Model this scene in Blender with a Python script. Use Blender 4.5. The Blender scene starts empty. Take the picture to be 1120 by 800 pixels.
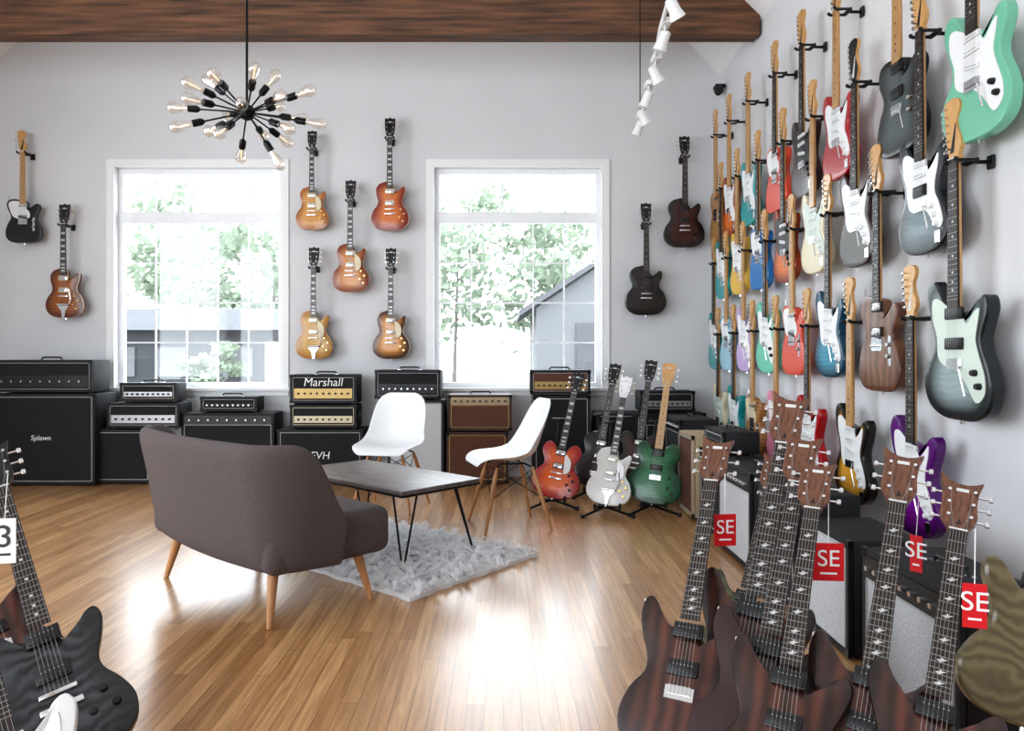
import bpy, bmesh, math, random
from mathutils import Vector, Matrix
random.seed(7)
scene = bpy.context.scene
V = Vector

# ------------------------------------------------------------------ materials
_mc = {}
def nm(name):
    m = bpy.data.materials.new(name); m.use_nodes = True
    return m, m.node_tree.nodes, m.node_tree.links, m.node_tree.nodes['Principled BSDF']
def M(name, col, rough=.5, metal=0., coat=0., noise=.0, ns=30., bump=0., stretch=(1,1,1), emis=0.):
    if name in _mc: return _mc[name]
    m, N, L, B = nm(name)
    B.inputs['Base Color'].default_value = (*col, 1)
    B.inputs['Roughness'].default_value = rough
    B.inputs['Metallic'].default_value = metal
    B.inputs['Coat Weight'].default_value = coat
    B.inputs['Coat Roughness'].default_value = .08
    if emis:
        B.inputs['Emission Color'].default_value = (*col, 1); B.inputs['Emission Strength'].default_value = emis
    if noise or bump:
        tc = N.new('ShaderNodeTexCoord'); mp = N.new('ShaderNodeMapping'); mp.inputs['Scale'].default_value = stretch
        L.new(tc.outputs['Object'], mp.inputs['Vector'])
        nz = N.new('ShaderNodeTexNoise'); nz.inputs['Scale'].default_value = ns; nz.inputs['Detail'].default_value = 4
        L.new(mp.outputs[0], nz.inputs['Vector'])
    if noise:
        r = N.new('ShaderNodeValToRGB')
        r.color_ramp.elements[0].position = .3; r.color_ramp.elements[1].position = .7
        r.color_ramp.elements[0].color = (*[c*(1-noise) for c in col], 1)
        r.color_ramp.elements[1].color = (*[min(1, c*(1+noise)) for c in col], 1)
        L.new(nz.outputs['Fac'], r.inputs[0]); L.new(r.outputs[0], B.inputs['Base Color'])
    if bump:
        bp = N.new('ShaderNodeBump'); bp.inputs['Strength'].default_value = bump; bp.inputs['Distance'].default_value = .01
        L.new(nz.outputs['Fac'], bp.inputs['Height']); L.new(bp.outputs[0], B.inputs['Normal'])
    _mc[name] = m
    return m
def BURST(name, cen, edge, flame=.0, rough=.28, p0=.1, p1=.8, band='Z', wsc=14, dist=5, coat=.25):
    if name in _mc: return _mc[name]
    m, N, L, B = nm(name)
    at = N.new('ShaderNodeAttribute'); at.attribute_name = 'burst'
    r = N.new('ShaderNodeValToRGB'); r.color_ramp.elements[0].position = p0; r.color_ramp.elements[1].position = p1
    r.color_ramp.elements[0].color = (*edge, 1); r.color_ramp.elements[1].color = (*cen, 1)
    L.new(at.outputs['Fac'], r.inputs[0])
    tc = N.new('ShaderNodeTexCoord'); w = N.new('ShaderNodeTexWave'); w.bands_direction = band
    w.inputs['Scale'].default_value = wsc; w.inputs['Distortion'].default_value = dist; w.inputs['Detail'].default_value = 3
    L.new(tc.outputs['Object'], w.inputs['Vector'])
    mr = N.new('ShaderNodeMapRange'); mr.inputs['To Min'].default_value = 1-flame; mr.inputs['To Max'].default_value = 1.0
    L.new(w.outputs['Fac'], mr.inputs['Value'])
    mx = N.new('ShaderNodeVectorMath'); mx.operation = 'SCALE'
    L.new(r.outputs[0], mx.inputs[0]); L.new(mr.outputs[0], mx.inputs['Scale'])
    L.new(mx.outputs[0], B.inputs['Base Color'])
    B.inputs['Roughness'].default_value = rough; B.inputs['Coat Weight'].default_value = coat; B.inputs['Coat Roughness'].default_value = .06
    _mc[name] = m
    return m

m_wall = M('wall_paint', (.69, .69, .705), .85, noise=.02, ns=2)
m_ceil = M('ceiling_paint', (.84, .84, .84), .9, noise=.01, ns=2)
m_trim = M('trim_white', (.85, .85, .85), .45)
m_beam = M('beam_wood', (.115, .052, .025), .6, noise=.7, ns=4, stretch=(.5, 6, 7), bump=.4)
m_black = M('black_plastic', (.010, .010, .011), .4)
m_blackm = M('black_metal', (.012, .012, .013), .35, metal=.6)
m_tolex = M('black_tolex', (.010, .010, .012), .65, noise=.4, ns=400, bump=.3)
m_chrome = M('chrome', (.70, .70, .71), .18, metal=1)
m_gold = M('brass', (.7, .5, .2), .25, metal=1)
m_cream = M('cream_plastic', (.68, .60, .42), .4)
m_white = M('white_plastic', (.80, .80, .80), .35)
m_mint = M('mint_plastic', (.62, .70, .62), .35)
m_rose = M('rosewood', (.024, .013, .009), .5, noise=.5, ns=40, stretch=(6, 6, .5))
m_maple = M('maple_neck', (.60, .34, .13), .3, coat=.2, noise=.12, ns=30, stretch=(5, 5, .5))
m_mahog = M('mahogany', (.13, .045, .025), .35, coat=.2, noise=.3, ns=30, stretch=(5, 5, .5))
m_headw = M('headstock_rosewood', (.14, .058, .032), .45, noise=.55, ns=25, stretch=(8, 8, .6))
m_pearl = M('pearl_inlay', (.62, .62, .60), .3)
m_string = M('string_steel', (.38, .38, .38), .4, metal=1)
m_leg = M('oak_leg', (.46, .23, .10), .4, noise=.2, ns=30, stretch=(6, 6, .5))
m_grillk = M('grille_black', (.016, .016, .017), .9, noise=.6, ns=300)
m_grills = M('grille_silver', (.46, .47, .49), .8, noise=.35, ns=350)
m_grillb = M('grille_brown', (.12, .05, .03), .85, noise=.5, ns=120)
m_grillw = M('grille_white', (.55, .56, .58), .85, noise=.15, ns=200)
m_pipe = M('piping_grey', (.36, .36, .36), .5)
m_pipeg = M('piping_gold', (.45, .32, .13), .4, metal=.5)
m_tan = M('tan_tolex', (.40, .31, .20), .6, noise=.2, ns=200)
m_brownt = M('brown_tolex', (.06, .028, .02), .6, noise=.3, ns=200)
m_red = M('tag_red', (.62, .010, .018), .5)
m_panel = M('panel_silver', (.40, .40, .41), .35, metal=.7)

def floor_mat():
    m, N, L, B = nm('oak_floor')
    RH = .057
    tc = N.new('ShaderNodeTexCoord'); sp = N.new('ShaderNodeSeparateXYZ'); L.new(tc.outputs['Object'], sp.inputs[0])
    def mth(op, a, b=None):
        n = N.new('ShaderNodeMath'); n.operation = op
        L.new(a, n.inputs[0]) if not isinstance(a, float) else setattr(n.inputs[0], 'default_value', a)
        if b is not None: (L.new(b, n.inputs[1]) if not isinstance(b, float) else setattr(n.inputs[1], 'default_value', b))
        return n.outputs[0]
    row = mth('FLOOR', mth('DIVIDE', sp.outputs['X'], RH))
    wn = N.new('ShaderNodeTexWhiteNoise'); wn.noise_dimensions = '1D'; L.new(row, wn.inputs['W'])
    yy = mth('ADD', sp.outputs['Y'], mth('MULTIPLY', wn.outputs['Value'], 7.3))
    cb = N.new('ShaderNodeCombineXYZ'); L.new(yy, cb.inputs['X']); L.new(sp.outputs['X'], cb.inputs['Y'])
    b = N.new('ShaderNodeTexBrick'); b.offset = 0.; b.offset_frequency = 2
    b.inputs['Color1'].default_value = (.58, .345, .165, 1); b.inputs['Color2'].default_value = (.38, .195, .082, 1)
    b.inputs['Mortar'].default_value = (.13, .06, .025, 1)
    b.inputs['Scale'].default_value = 1; b.inputs['Mortar Size'].default_value = .0009
    b.inputs['Brick Width'].default_value = .95; b.inputs['Row Height'].default_value = RH
    L.new(cb.outputs[0], b.inputs['Vector'])
    cb2 = N.new('ShaderNodeCombineXYZ'); L.new(mth('MULTIPLY', sp.outputs['X'], 20.), cb2.inputs['X']); L.new(yy, cb2.inputs['Y'])
    n = N.new('ShaderNodeTexNoise'); n.inputs['Scale'].default_value = 3; n.inputs['Detail'].default_value = 6; n.inputs['Distortion'].default_value = .6
    L.new(cb2.outputs[0], n.inputs['Vector'])
    r = N.new('ShaderNodeValToRGB'); r.color_ramp.elements[0].color = (.70, .64, .58, 1); r.color_ramp.elements[1].color = (1.10, 1.10, 1.10, 1)
    r.color_ramp.elements[0].position = .3; r.color_ramp.elements[1].position = .65
    L.new(n.outputs['Fac'], r.inputs[0])
    mx = N.new('ShaderNodeVectorMath'); mx.operation = 'MULTIPLY'
    L.new(b.outputs['Color'], mx.inputs[0]); L.new(r.outputs[0], mx.inputs[1]); L.new(mx.outputs[0], B.inputs['Base Color'])
    B.inputs['Roughness'].default_value = .36
    B.inputs['Coat Weight'].default_value = .6; B.inputs['Coat Roughness'].default_value = .2
    bp = N.new('ShaderNodeBump'); bp.inputs['Strength'].default_value = .12; bp.inputs['Distance'].default_value = .004
    L.new(n.outputs['Fac'], bp.inputs['Height']); L.new(bp.outputs[0], B.inputs['Normal'])
    return m
m_floor = floor_mat()
def glass_mat(name, tr=.93, tint=(1, 1, 1)):
    m = bpy.data.materials.new(name); m.use_nodes = True
    N = m.node_tree.nodes; L = m.node_tree.links; N.clear()
    o = N.new('ShaderNodeOutputMaterial'); mx = N.new('ShaderNodeMixShader'); t = N.new('ShaderNodeBsdfTransparent'); g = N.new('ShaderNodeBsdfGlossy')
    t.inputs[0].default_value = (*tint, 1); g.inputs['Roughness'].default_value = .03
    mx.inputs[0].default_value = 1-tr
    L.new(t.outputs[0], mx.inputs[1]); L.new(g.outputs[0], mx.inputs[2]); L.new(mx.outputs[0], o.inputs[0])
    return m
m_glass = glass_mat('window_glass', .96)
m_bulb = glass_mat('bulb_glass', .70, (1, .96, .92))
def thin_mat(name, col, k, noise=None):
    m = bpy.data.materials.new(name); m.use_nodes = True
    N = m.node_tree.nodes; L = m.node_tree.links; N.clear()
    o = N.new('ShaderNodeOutputMaterial'); mx = N.new('ShaderNodeMixShader'); t = N.new('ShaderNodeBsdfTranslucent'); g = N.new('ShaderNodeBsdfDiffuse')
    tc = N.new('ShaderNodeTexCoord'); nz = N.new('ShaderNodeTexNoise'); nz.inputs['Scale'].default_value = noise or 6
    r = N.new('ShaderNodeValToRGB'); r.color_ramp.elements[0].color = (*[c*.95 for c in col], 1); r.color_ramp.elements[1].color = (*[min(1, c*1.05) for c in col], 1)
    L.new(tc.outputs['Object'], nz.inputs['Vector']); L.new(nz.outputs['Fac'], r.inputs[0]); L.new(r.outputs[0], t.inputs[0]); L.new(r.outputs[0], g.inputs[0])
    mx.inputs[0].default_value = k
    L.new(g.outputs[0], mx.inputs[1]); L.new(t.outputs[0], mx.inputs[2]); L.new(mx.outputs[0], o.inputs[0])
    return m

# ------------------------------------------------------------------ mesh builder
def smooth(pts, k=4):
    n = len(pts); out = []
    for i in range(n):
        p0, p1, p2, p3 = pts[i-1], pts[i], pts[(i+1) % n], pts[(i+2) % n]
        for j in range(k):
            t = j/k
            out.append(tuple(.5*((2*b)+(-a+c)*t+(2*a-5*b+4*c-d)*t*t+(-a+3*b-3*c+d)*t**3) for a, b, c, d in zip(p0, p1, p2, p3)))
    return out
def inset(pts, d):
    n = len(pts); a = sum(pts[i-1][0]*pts[i][1]-pts[i][0]*pts[i-1][1] for i in range(n))
    sg = 1 if a > 0 else -1; out = []
    for i in range(n):
        tx = pts[(i+1) % n][0]-pts[i-1][0]; ty = pts[(i+1) % n][1]-pts[i-1][1]
        l = math.hypot(tx, ty) or 1
        out.append((pts[i][0]-sg*ty/l*d, pts[i][1]+sg*tx/l*d))
    return out
class MB:
    def __init__(s): s.v = []; s.f = []; s.mi = []; s.b = []; s.ms = []; s.T = Matrix.Identity(4)
    def ix(s, m):
        if m not in s.ms: s.ms.append(m)
        return s.ms.index(m)
    def add(s, vs, fs, m, b=0.):
        o = len(s.v); i = s.ix(m)
        for k, p in enumerate(vs):
            s.v.append(s.T @ V(p)); s.b.append(b[k] if isinstance(b, list) else b)
        for f in fs: s.f.append([o+q for q in f]); s.mi.append(i)
    def loft(s, rings, m, cap0=True, cap1=True, b=None):
        n = len(rings[0]); vs = [p for r in rings for p in r]; fs = []
        for i in range(len(rings)-1):
            for j in range(n):
                k = (j+1) % n; fs.append((i*n+j, i*n+k, (i+1)*n+k, (i+1)*n+j))
        if cap0: fs.append(tuple(range(n))[::-1])
        if cap1: fs.append(tuple((len(rings)-1)*n+j for j in range(n)))
        bb = 0. if b is None else [b[i] for i in range(len(rings)) for _ in range(n)]
        s.add(vs, fs, m, bb)
    def box(s, c, z, m, R=None):
        x, y, w = z[0]/2, z[1]/2, z[2]/2
        vs = [V((a*x, b*y, d*w)) for a in (-1, 1) for b in (-1, 1) for d in (-1, 1)]
        if R is not None: vs = [R @ p for p in vs]
        vs = [p+V(c) for p in vs]
        s.add(vs, [(0, 1, 3, 2), (4, 6, 7, 5), (0, 4, 5, 1), (2, 3, 7, 6), (0, 2, 6, 4), (1, 5, 7, 3)], m)
    def rbox(s, c, z, r, m, seg=3):
        def ring(ins, h):
            hx, hy = z[0]/2-ins, z[1]/2-ins; rr = max(r-ins, .0008); out = []
            for cx, cy, a0 in ((1, 1, 0), (-1, 1, 90), (-1, -1, 180), (1, -1, 270)):
                for q in range(seg+1):
                    a = math.radians(a0+90*q/seg)
                    out.append((c[0]+cx*(hx-rr)+rr*math.cos(a), c[1]+cy*(hy-rr)+rr*math.sin(a), c[2]+h))
            return out
        H = z[2]/2; rs = []
        for q in range(seg+1):
            a = math.radians(90*q/seg); rs.append(ring(r*(1-math.sin(a)), -H+r*(1-math.cos(a))))
        for q in range(seg, -1, -1):
            a = math.radians(90*q/seg); rs.append(ring(r*(1-math.sin(a)), H-r*(1-math.cos(a))))
        s.loft(rs, m)
    def cyl(s, p0, p1, r0, m, r1=None, n=10):
        s.lathe(p0, p1, [(r0, 0), (r0 if r1 is None else r1, 1)], m, n)
    def lathe(s, p0, p1, prof, m, n=12):
        p0 = V(p0); p1 = V(p1); d = p1-p0; z = d.normalized()
        a = z.orthogonal().normalized(); b = z.cross(a); rs = []
        for r, h in prof:
            r = max(r, .0003)
            rs.append([p0+d*h+(a*math.cos(2*math.pi*i/n)+b*math.sin(2*math.pi*i/n))*r for i in range(n)])
        s.loft(rs, m)
    def tube(s, pts, r, m, n=8):
        for a, b in zip(pts[:-1], pts[1:]): s.cyl(a, b, r, m, n=n)
    def prism(s, pts, y0, y1, m, ins=0.):
        q = inset(pts, ins) if ins else pts
        rs = [[(x, y1, z) for x, z in pts]]
        if ins:
            rs.append([(x, y0+ins, z) for x, z in pts]); rs.append([(x, y0, z) for x, z in q])
        else: rs.append([(x, y0, z) for x, z in pts])
        s.loft(rs, m)
    def obj(s, name, ang=35, parent=None, recalc=True):
        me = bpy.data.meshes.new(name); me.from_pydata([tuple(p) for p in s.v], [], s.f)
        for m in s.ms: me.materials.append(m)
        me.polygons.foreach_set('material_index', s.mi)
        if recalc:
            bm = bmesh.new(); bm.from_mesh(me); bmesh.ops.recalc_face_normals(bm, faces=bm.faces); bm.to_mesh(me); bm.free()
        at = me.attributes.new('burst', 'FLOAT', 'POINT'); at.data.foreach_set('value', [float(x) for x in s.b])
        me.polygons.foreach_set('use_smooth', [True]*len(me.polygons))
        me.set_sharp_from_angle(angle=math.radians(ang)); me.update()
        o = bpy.data.objects.new(name, me); scene.collection.objects.link(o)
        if parent: o.parent = parent
        return o
def text(name, s, size, mat, parent, loc, rot, ext=.001, shear=0):
    c = bpy.data.curves.new(name, 'FONT'); c.body = s; c.size = size; c.align_x = 'CENTER'; c.align_y = 'CENTER'; c.extrude = ext; c.shear = shear
    c.materials.append(mat)
    o = bpy.data.objects.new(name, c); scene.collection.objects.link(o); o.parent = parent; o.location = loc; o.rotation_euler = rot
    return o

# surveyed constants: camera at x=0,y=0,z=1.1 looking +Y; f=800 px
F = 800.; CX = 550.; CY = 388.; CH = 1.1
def W(px, py, Y): return V(((px-CX)*Y/F, Y, CH+(CY-py)*Y/F))

# ------------------------------------------------------------------ room
XR, XL, YB, YF, EV = 1.956, -4.68, 6.6, -2.6, 3.63
XM = (XR+XL)/2; RZ = EV+(XR-XM)
def wall_grid(name, along, fixed, th, a0, a1, z0, z1, holes, gable=False):
    mb = MB(); xs = sorted({a0, a1, *[h[0] for h in holes], *[h[1] for h in holes]}); zs = sorted({z0, z1, *[h[2] for h in holes], *[h[3] for h in holes]})
    for i in range(len(xs)-1):
        for j in range(len(zs)-1):
            cx = (xs[i]+xs[i+1])/2; cz = (zs[j]+zs[j+1])/2
            if any(h[0] < cx < h[1] and h[2] < cz < h[3] for h in holes): continue
            if along == 'x': mb.box((cx, fixed+th/2, cz), (xs[i+1]-xs[i], abs(th), zs[j+1]-zs[j]), m_wall)
            else: mb.box((fixed+th/2, cx, cz), (abs(th), xs[i+1]-xs[i], zs[j+1]-zs[j]), m_wall)
    if gable:
        y0, y1 = fixed, fixed+th
        mb.add([(a0, y0, z1), (a1, y0, z1), (XM, y0, RZ), (a0, y1, z1), (a1, y1, z1), (XM, y1, RZ)], [(0, 1, 2), (3, 5, 4), (0, 2, 5, 3), (1, 4, 5, 2)], m_wall)
    return mb.obj(name)
W1 = (-3.50, -2.00, .80, 2.79); W2 = (-.62, .89, .80, 2.79)
wall_grid('wall_back', 'x', YB, .16, XL, XR, 0, EV, [W1, W2], True)
wall_grid('wall_front', 'x', YF, -.16, XL, XR, 0, EV, [(-3.8, -1.4, .3, 3.0)], True)
wall_grid('wall_right', 'y', XR, .16, YF, YB+.16, 0, EV, [])
LW = [(-2.0, .3, .5, 3.1), (1.0, 3.4, .5, 3.1)]
wall_grid('wall_left', 'y', XL, -.16, YF, YB+.16, 0, EV, LW)
mb = MB(); mb.box(((XL+XR)/2, (YF+YB)/2, -.05), (XR-XL+.32, YB-YF+.32, .1), m_floor); mb.obj('floor')
mb = MB()
for sx, x0 in ((1, XR), (-1, XL)):
    mb.add([(x0, YF-.16, EV), (x0, YB+.16, EV), (XM, YB+.16, RZ), (XM, YF-.16, RZ), (x0+sx*.2, YF-.16, EV), (x0+sx*.2, YB+.16, EV), (XM, YB+.16, RZ+.2), (XM, YF-.16, RZ+.2)],
           [(0, 1, 2, 3), (4, 7, 6, 5), (0, 4, 5, 1), (0, 3, 7, 4), (1, 5, 6, 2)], m_ceil)
mb.obj('ceiling')
def boxobj(name, c, z, m): b = MB(); b.box(c, z, m); return b.obj(name)
boxobj('baseboard_back', ((XL+XR)/2, YB-.008, .07), (XR-XL-.04, .016, .14), m_trim)
boxobj('baseboard_right', (XR-.008, (YF+YB)/2, .07), (.016, YB-YF-.04, .14), m_trim)
boxobj('baseboard_left', (XL+.008, (YF+YB)/2, .07), (.016, YB-YF-.04, .14), m_trim)
boxobj('ceiling_beam', ((XL+XR)/2, 5.57, 3.71), (XR-XL-.05, .14, .40), m_beam)

m_sash = M('window_sash', (.9, .91, .93), .5)
def window(name, x0, x1, z0, z1):
    b = MB(); y = YB; c = .07
    for (cx, cz, w, h) in (((x0+x1)/2, z1+c/2, x1-x0+2*c, c), ((x0+x1)/2, z0-c/2, x1-x0+2*c, c), (x0-c/2, (z0+z1)/2, c, z1-z0), (x1+c/2, (z0+z1)/2, c, z1-z0)):
        b.box((cx, y-.009, cz), (w, .016, h), m_trim)
    b.box(((x0+x1)/2, y-.03, z0-.012), (x1-x0+2*c+.04, .055, .024), m_trim)
    yy = y+.09
    def bar(xa, xb, za, zb, d=.05): b.box(((xa+xb)/2, yy, (za+zb)/2), (xb-xa, d, zb-za), m_sash)
    fr = .045
    bar(x0, x0+fr, z0, z1); bar(x1-fr, x1, z0, z1); bar(x0+fr, x1-fr, z1-fr, z1); bar(x0+fr, x1-fr, z0, z0+fr)
    zt = z1-.49; bar(x0+fr, x1-fr, zt, zt+.10, .055)
    gx0, gx1 = x0+fr, x1-fr
    for i in range(1, 5):
        xx = gx0+(gx1-gx0)*i/5
        bar(xx-.007, xx+.007, zt+.10, z1-fr, .016); bar(xx-.007, xx+.007, z0+fr, zt, .016)
    for i in range(1, 4):
        zz = z0+fr+(zt-z0-fr)*i/4; bar(gx0, gx1, zz-.007, zz+.007, .015)
    b.box(((x0+x1)/2, yy, (z0+z1)/2), (x1-x0-.02, .005, z1-z0-.02), m_glass)
    b.obj(name)
window('window_1', *W1); window('window_2', *W2)

# ------------------------------------------------------------------ exterior
m_grass = M('exterior_ground', (.16, .17, .15), .95, noise=.2, ns=.6)
boxobj('exterior_ground', (0, 32, -.35), (90, 50, .1), m_grass)
m_sid = M('siding_grey', (.035, .037, .042), .8, noise=.1, ns=2); m_roof = M('roof_shingle', (.055, .058, .064), .9, noise=.2, ns=6)
m_pale = M('siding_pale', (.115, .118, .125), .8); m_barnroof = M('barn_roof', (.075, .075, .082), .8, noise=.1, ns=3)
b = MB()
b.box((-8.3, 21.5, .75), (6.2, 3.2, 2.1), m_sid)
b.add([(-11.8, 19.3, 1.75), (-4.9, 19.3, 1.75), (-4.9, 23.7, 1.75), (-11.8, 23.7, 1.75), (-11.2, 21.5, 2.45), (-5.5, 21.5, 2.45)], [(0, 1, 5, 4), (2, 3, 4, 5), (1, 2, 5), (3, 0, 4), (0, 3, 2, 1)], m_roof)
for xx in (-10.4, -9.0, -7.2): b.box((xx, 19.88, .9), (.8, .05, .8), m_pale)
b.box((-6, 19.88, .6), (.9, .05, 1.7), m_trim)
b.obj('neighbour_house')
b = MB()
b.box((4.0, 24.5, 1.1), (6.0, 5, 2.8), m_pale)
b.add([(1, 22, 2.5), (7, 22, 2.5), (4, 22, 4.5)], [(0, 1, 2)], m_pale)
for sx in (-1, 1):
    b.add([(4, 21.7, 4.75), (4+sx*3.5, 21.7, 2.42), (4+sx*3.5, 27.2, 2.42), (4, 27.2, 4.75), (4, 21.7, 4.58), (4+sx*3.5, 21.7, 2.25), (4+sx*3.5, 27.2, 2.25), (4, 27.2, 4.58)], [(0, 1, 2, 3), (4, 7, 6, 5), (0, 4, 5, 1), (1, 5, 6, 2), (2, 6, 7, 3)], m_barnroof)
b.box((3.0, 21.97, .9), (1.6, .06, 2.3), m_barnroof)
b.obj('gabled_barn')
m_leaf = thin_mat('foliage', (.22, .265, .20), .35, 3); m_bark = M('bark', (.13, .12, .11), .9)
def tree(x, y, h, r, n=1150, base=.32):
    b = MB(); b.cyl((x, y, -.3), (x+.2, y, h*.75), .10, m_bark, .04, 8)
    for i in range(9):
        a = random.uniform(0, 6.28); z = random.uniform(.35, .7)*h
        b.cyl((x+.1, y, z), (x+math.cos(a)*r*.8, y+math.sin(a)*r*.8, z+r*.5), .035, m_bark, .01, 6)
    cl = [(V((random.gauss(0, .5), random.gauss(0, .5), random.uniform(-.75, .9)))*r) for _ in range(20)]
    vs = []; fs = []
    for i in range(n):
        c = random.choice(cl)
        p = V((x, y, h*(base+1)/2))+c+V((random.gauss(0, .17), random.gauss(0, .17), random.gauss(0, .12)))*r
        p.z = max(p.z, .1)
        q = random.uniform(.13, .28)*(.25+.75*min(1, r/3)); u = V((random.gauss(0, 1), random.gauss(0, 1), random.gauss(0, 1))).normalized(); w = u.orthogonal().normalized()
        o = len(vs); vs += [p-u*q, p-u*q*.3-w*q*.6, p+u*q*.5-w*q*.5, p+u*q, p+u*q*.4+w*q*.6, p-u*q*.4+w*q*.5]; fs.append(tuple(range(o, o+6)))
    b.add(vs, fs, m_leaf); b.obj('tree', recalc=False)
for t in ((-15, 36, 8, 3.6), (-10.5, 33, 6.5, 2.8), (-7.4, 18.6, 1.4, .6, 700, .1), (-2.2, 33, 8, 3.6), (2.0, 34, 7, 3.0), (8.0, 38, 8, 3.0), (-6, 40, 7.5, 3.2)): tree(*t)

# ------------------------------------------------------------------ guitars
OUT = {
 'lp': [(0, 0), (-.09, .008), (-.15, .05), (-.168, .115), (-.148, .18), (-.115, .225), (-.108, .265), (-.122, .32), (-.124, .37), (-.098, .41), (-.055, .43), (-.025, .435), (.025, .415), (.034, .365), (.055, .345), (.088, .37), (.118, .392), (.135, .37), (.126, .32), (.11, .27), (.115, .225), (.148, .18), (.168, .115), (.15, .05), (.09, .008)],
 'strat': [(0, 0), (-.09, .01), (-.145, .05), (-.162, .11), (-.142, .17), (-.116, .215), (-.116, .26), (-.138, .315), (-.155, .375), (-.145, .425), (-.115, .44), (-.088, .41), (-.062, .368), (-.03, .35), (.03, .338), (.05, .316), (.075, .33), (.10, .368), (.13, .38), (.147, .35), (.132, .295), (.11, .248), (.11, .205), (.136, .16), (.162, .10), (.145, .045), (.09, .008)],
 'tele': [(0, 0), (-.1, .005), (-.15, .04), (-.162, .10), (-.142, .17), (-.115, .215), (-.115, .25), (-.14, .30), (-.15, .35), (-.13, .385), (-.08, .395), (-.03, .385), (.03, .37), (.036, .325), (.06, .312), (.09, .338), (.125, .355), (.146, .325), (.136, .28), (.115, .24), (.115, .21), (.14, .165), (.162, .10), (.15, .04), (.1, .005)],
 'jazz': [(.02, 0), (-.07, .005), (-.14, .04), (-.172, .10), (-.158, .165), (-.125, .205), (-.112, .245), (-.13, .305), (-.155, .37), (-.15, .425), (-.115, .445), (-.085, .41), (-.055, .365), (-.03, .35), (.03, .34), (.055, .322), (.08, .345), (.11, .38), (.14, .38), (.15, .34), (.132, .29), (.12, .255), (.13, .215), (.158, .16), (.172, .10), (.15, .035), (.09, .004)],
 'prs': [(0, 0), (-.09, .008), (-.145, .045), (-.162, .11), (-.142, .175), (-.11, .22), (-.11, .265), (-.132, .32), (-.148, .375), (-.142, .425), (-.118, .435), (-.095, .40), (-.065, .362), (-.03, .352), (.03, .335), (.052, .318), (.075, .34), (.105, .375), (.132, .38), (.142, .345), (.126, .295), (.108, .25), (.11, .21), (.14, .165), (.162, .105), (.145, .045), (.09, .008)],
 'semi': [(0, 0), (-.09, .006), (-.16, .05), (-.185, .12), (-.165, .19), (-.125, .235), (-.12, .275), (-.145, .325), (-.15, .375), (-.125, .415), (-.085, .42), (-.05, .39), (-.03, .36), (.03, .36), (.05, .39), (.085, .42), (.125, .415), (.15, .375), (.145, .325), (.12, .275), (.125, .235), (.165, .19), (.185, .12), (.16, .05), (.09, .006)],
 'hollow': [(0, 0), (-.10, .008), (-.165, .055), (-.182, .125), (-.16, .195), (-.125, .24), (-.12, .28), (-.138, .33), (-.138, .38), (-.105, .42), (-.055, .435), (-.025, .44), (.025, .42), (.036, .37), (.058, .35), (.09, .37), (.122, .395), (.145, .372), (.138, .325), (.12, .28), (.125, .24), (.16, .195), (.182, .125), (.165, .055), (.10, .008)]}
GUARD = {
 'strat': [(-.03, .352), (-.085, .385), (-.118, .375), (-.115, .32), (-.092, .26), (-.085, .205), (-.06, .165), (0, .165), (.045, .145), (.08, .10), (.115, .08), (.135, .105), (.112, .17), (.088, .21), (.088, .25), (.104, .30), (.108, .345), (.085, .325), (.05, .298), (.03, .33)],
 'tele': [(-.03, .372), (-.10, .375), (-.13, .345), (-.112, .28), (-.088, .235), (-.04, .215), (.03, .215), (.062, .235), (.056, .28), (.032, .305), (.03, .36)],
 'lp': [(.036, .335), (.058, .328), (.092, .285), (.09, .215), (.052, .19), (.043, .26)],
 'jazz': [(-.03, .352), (-.085, .385), (-.12, .38), (-.118, .32), (-.095, .26), (-.09, .20), (-.055, .17), (0, .16), (.05, .12), (.10, .06), (.14, .085), (.14, .14), (.115, .20), (.098, .25), (.108, .30), (.115, .345), (.088, .33), (.055, .30), (.03, .33)]}
HEAD = {
 'gib': [(-.022, -.005), (-.03, .02), (-.041, .06), (-.046, .15), (-.042, .172), (-.02, .165), (0, .178), (.02, .165), (.042, .172), (.046, .15), (.041, .06), (.03, .02), (.022, -.005)],
 'fen': [(-.021, -.005), (-.027, .02), (-.036, .05), (-.05, .165), (-.04, .186), (-.012, .192), (.018, .186), (.030, .165), (.022, .14), (.012, .12), (.02, .085), (.033, .06), (.034, .035), (.021, .012), (.021, -.005)],
 'prs': [(-.022, -.005), (-.029, .012), (-.043, .034), (-.047, .055), (-.045, .095), (-.047, .135), (-.056, .188), (-.036, .168), (-.012, .156), (.01, .154), (.03, .160), (.048, .170), (.039, .132), (.037, .09), (.041, .052), (.037, .03), (.026, .012), (.022, -.005)]}
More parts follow.
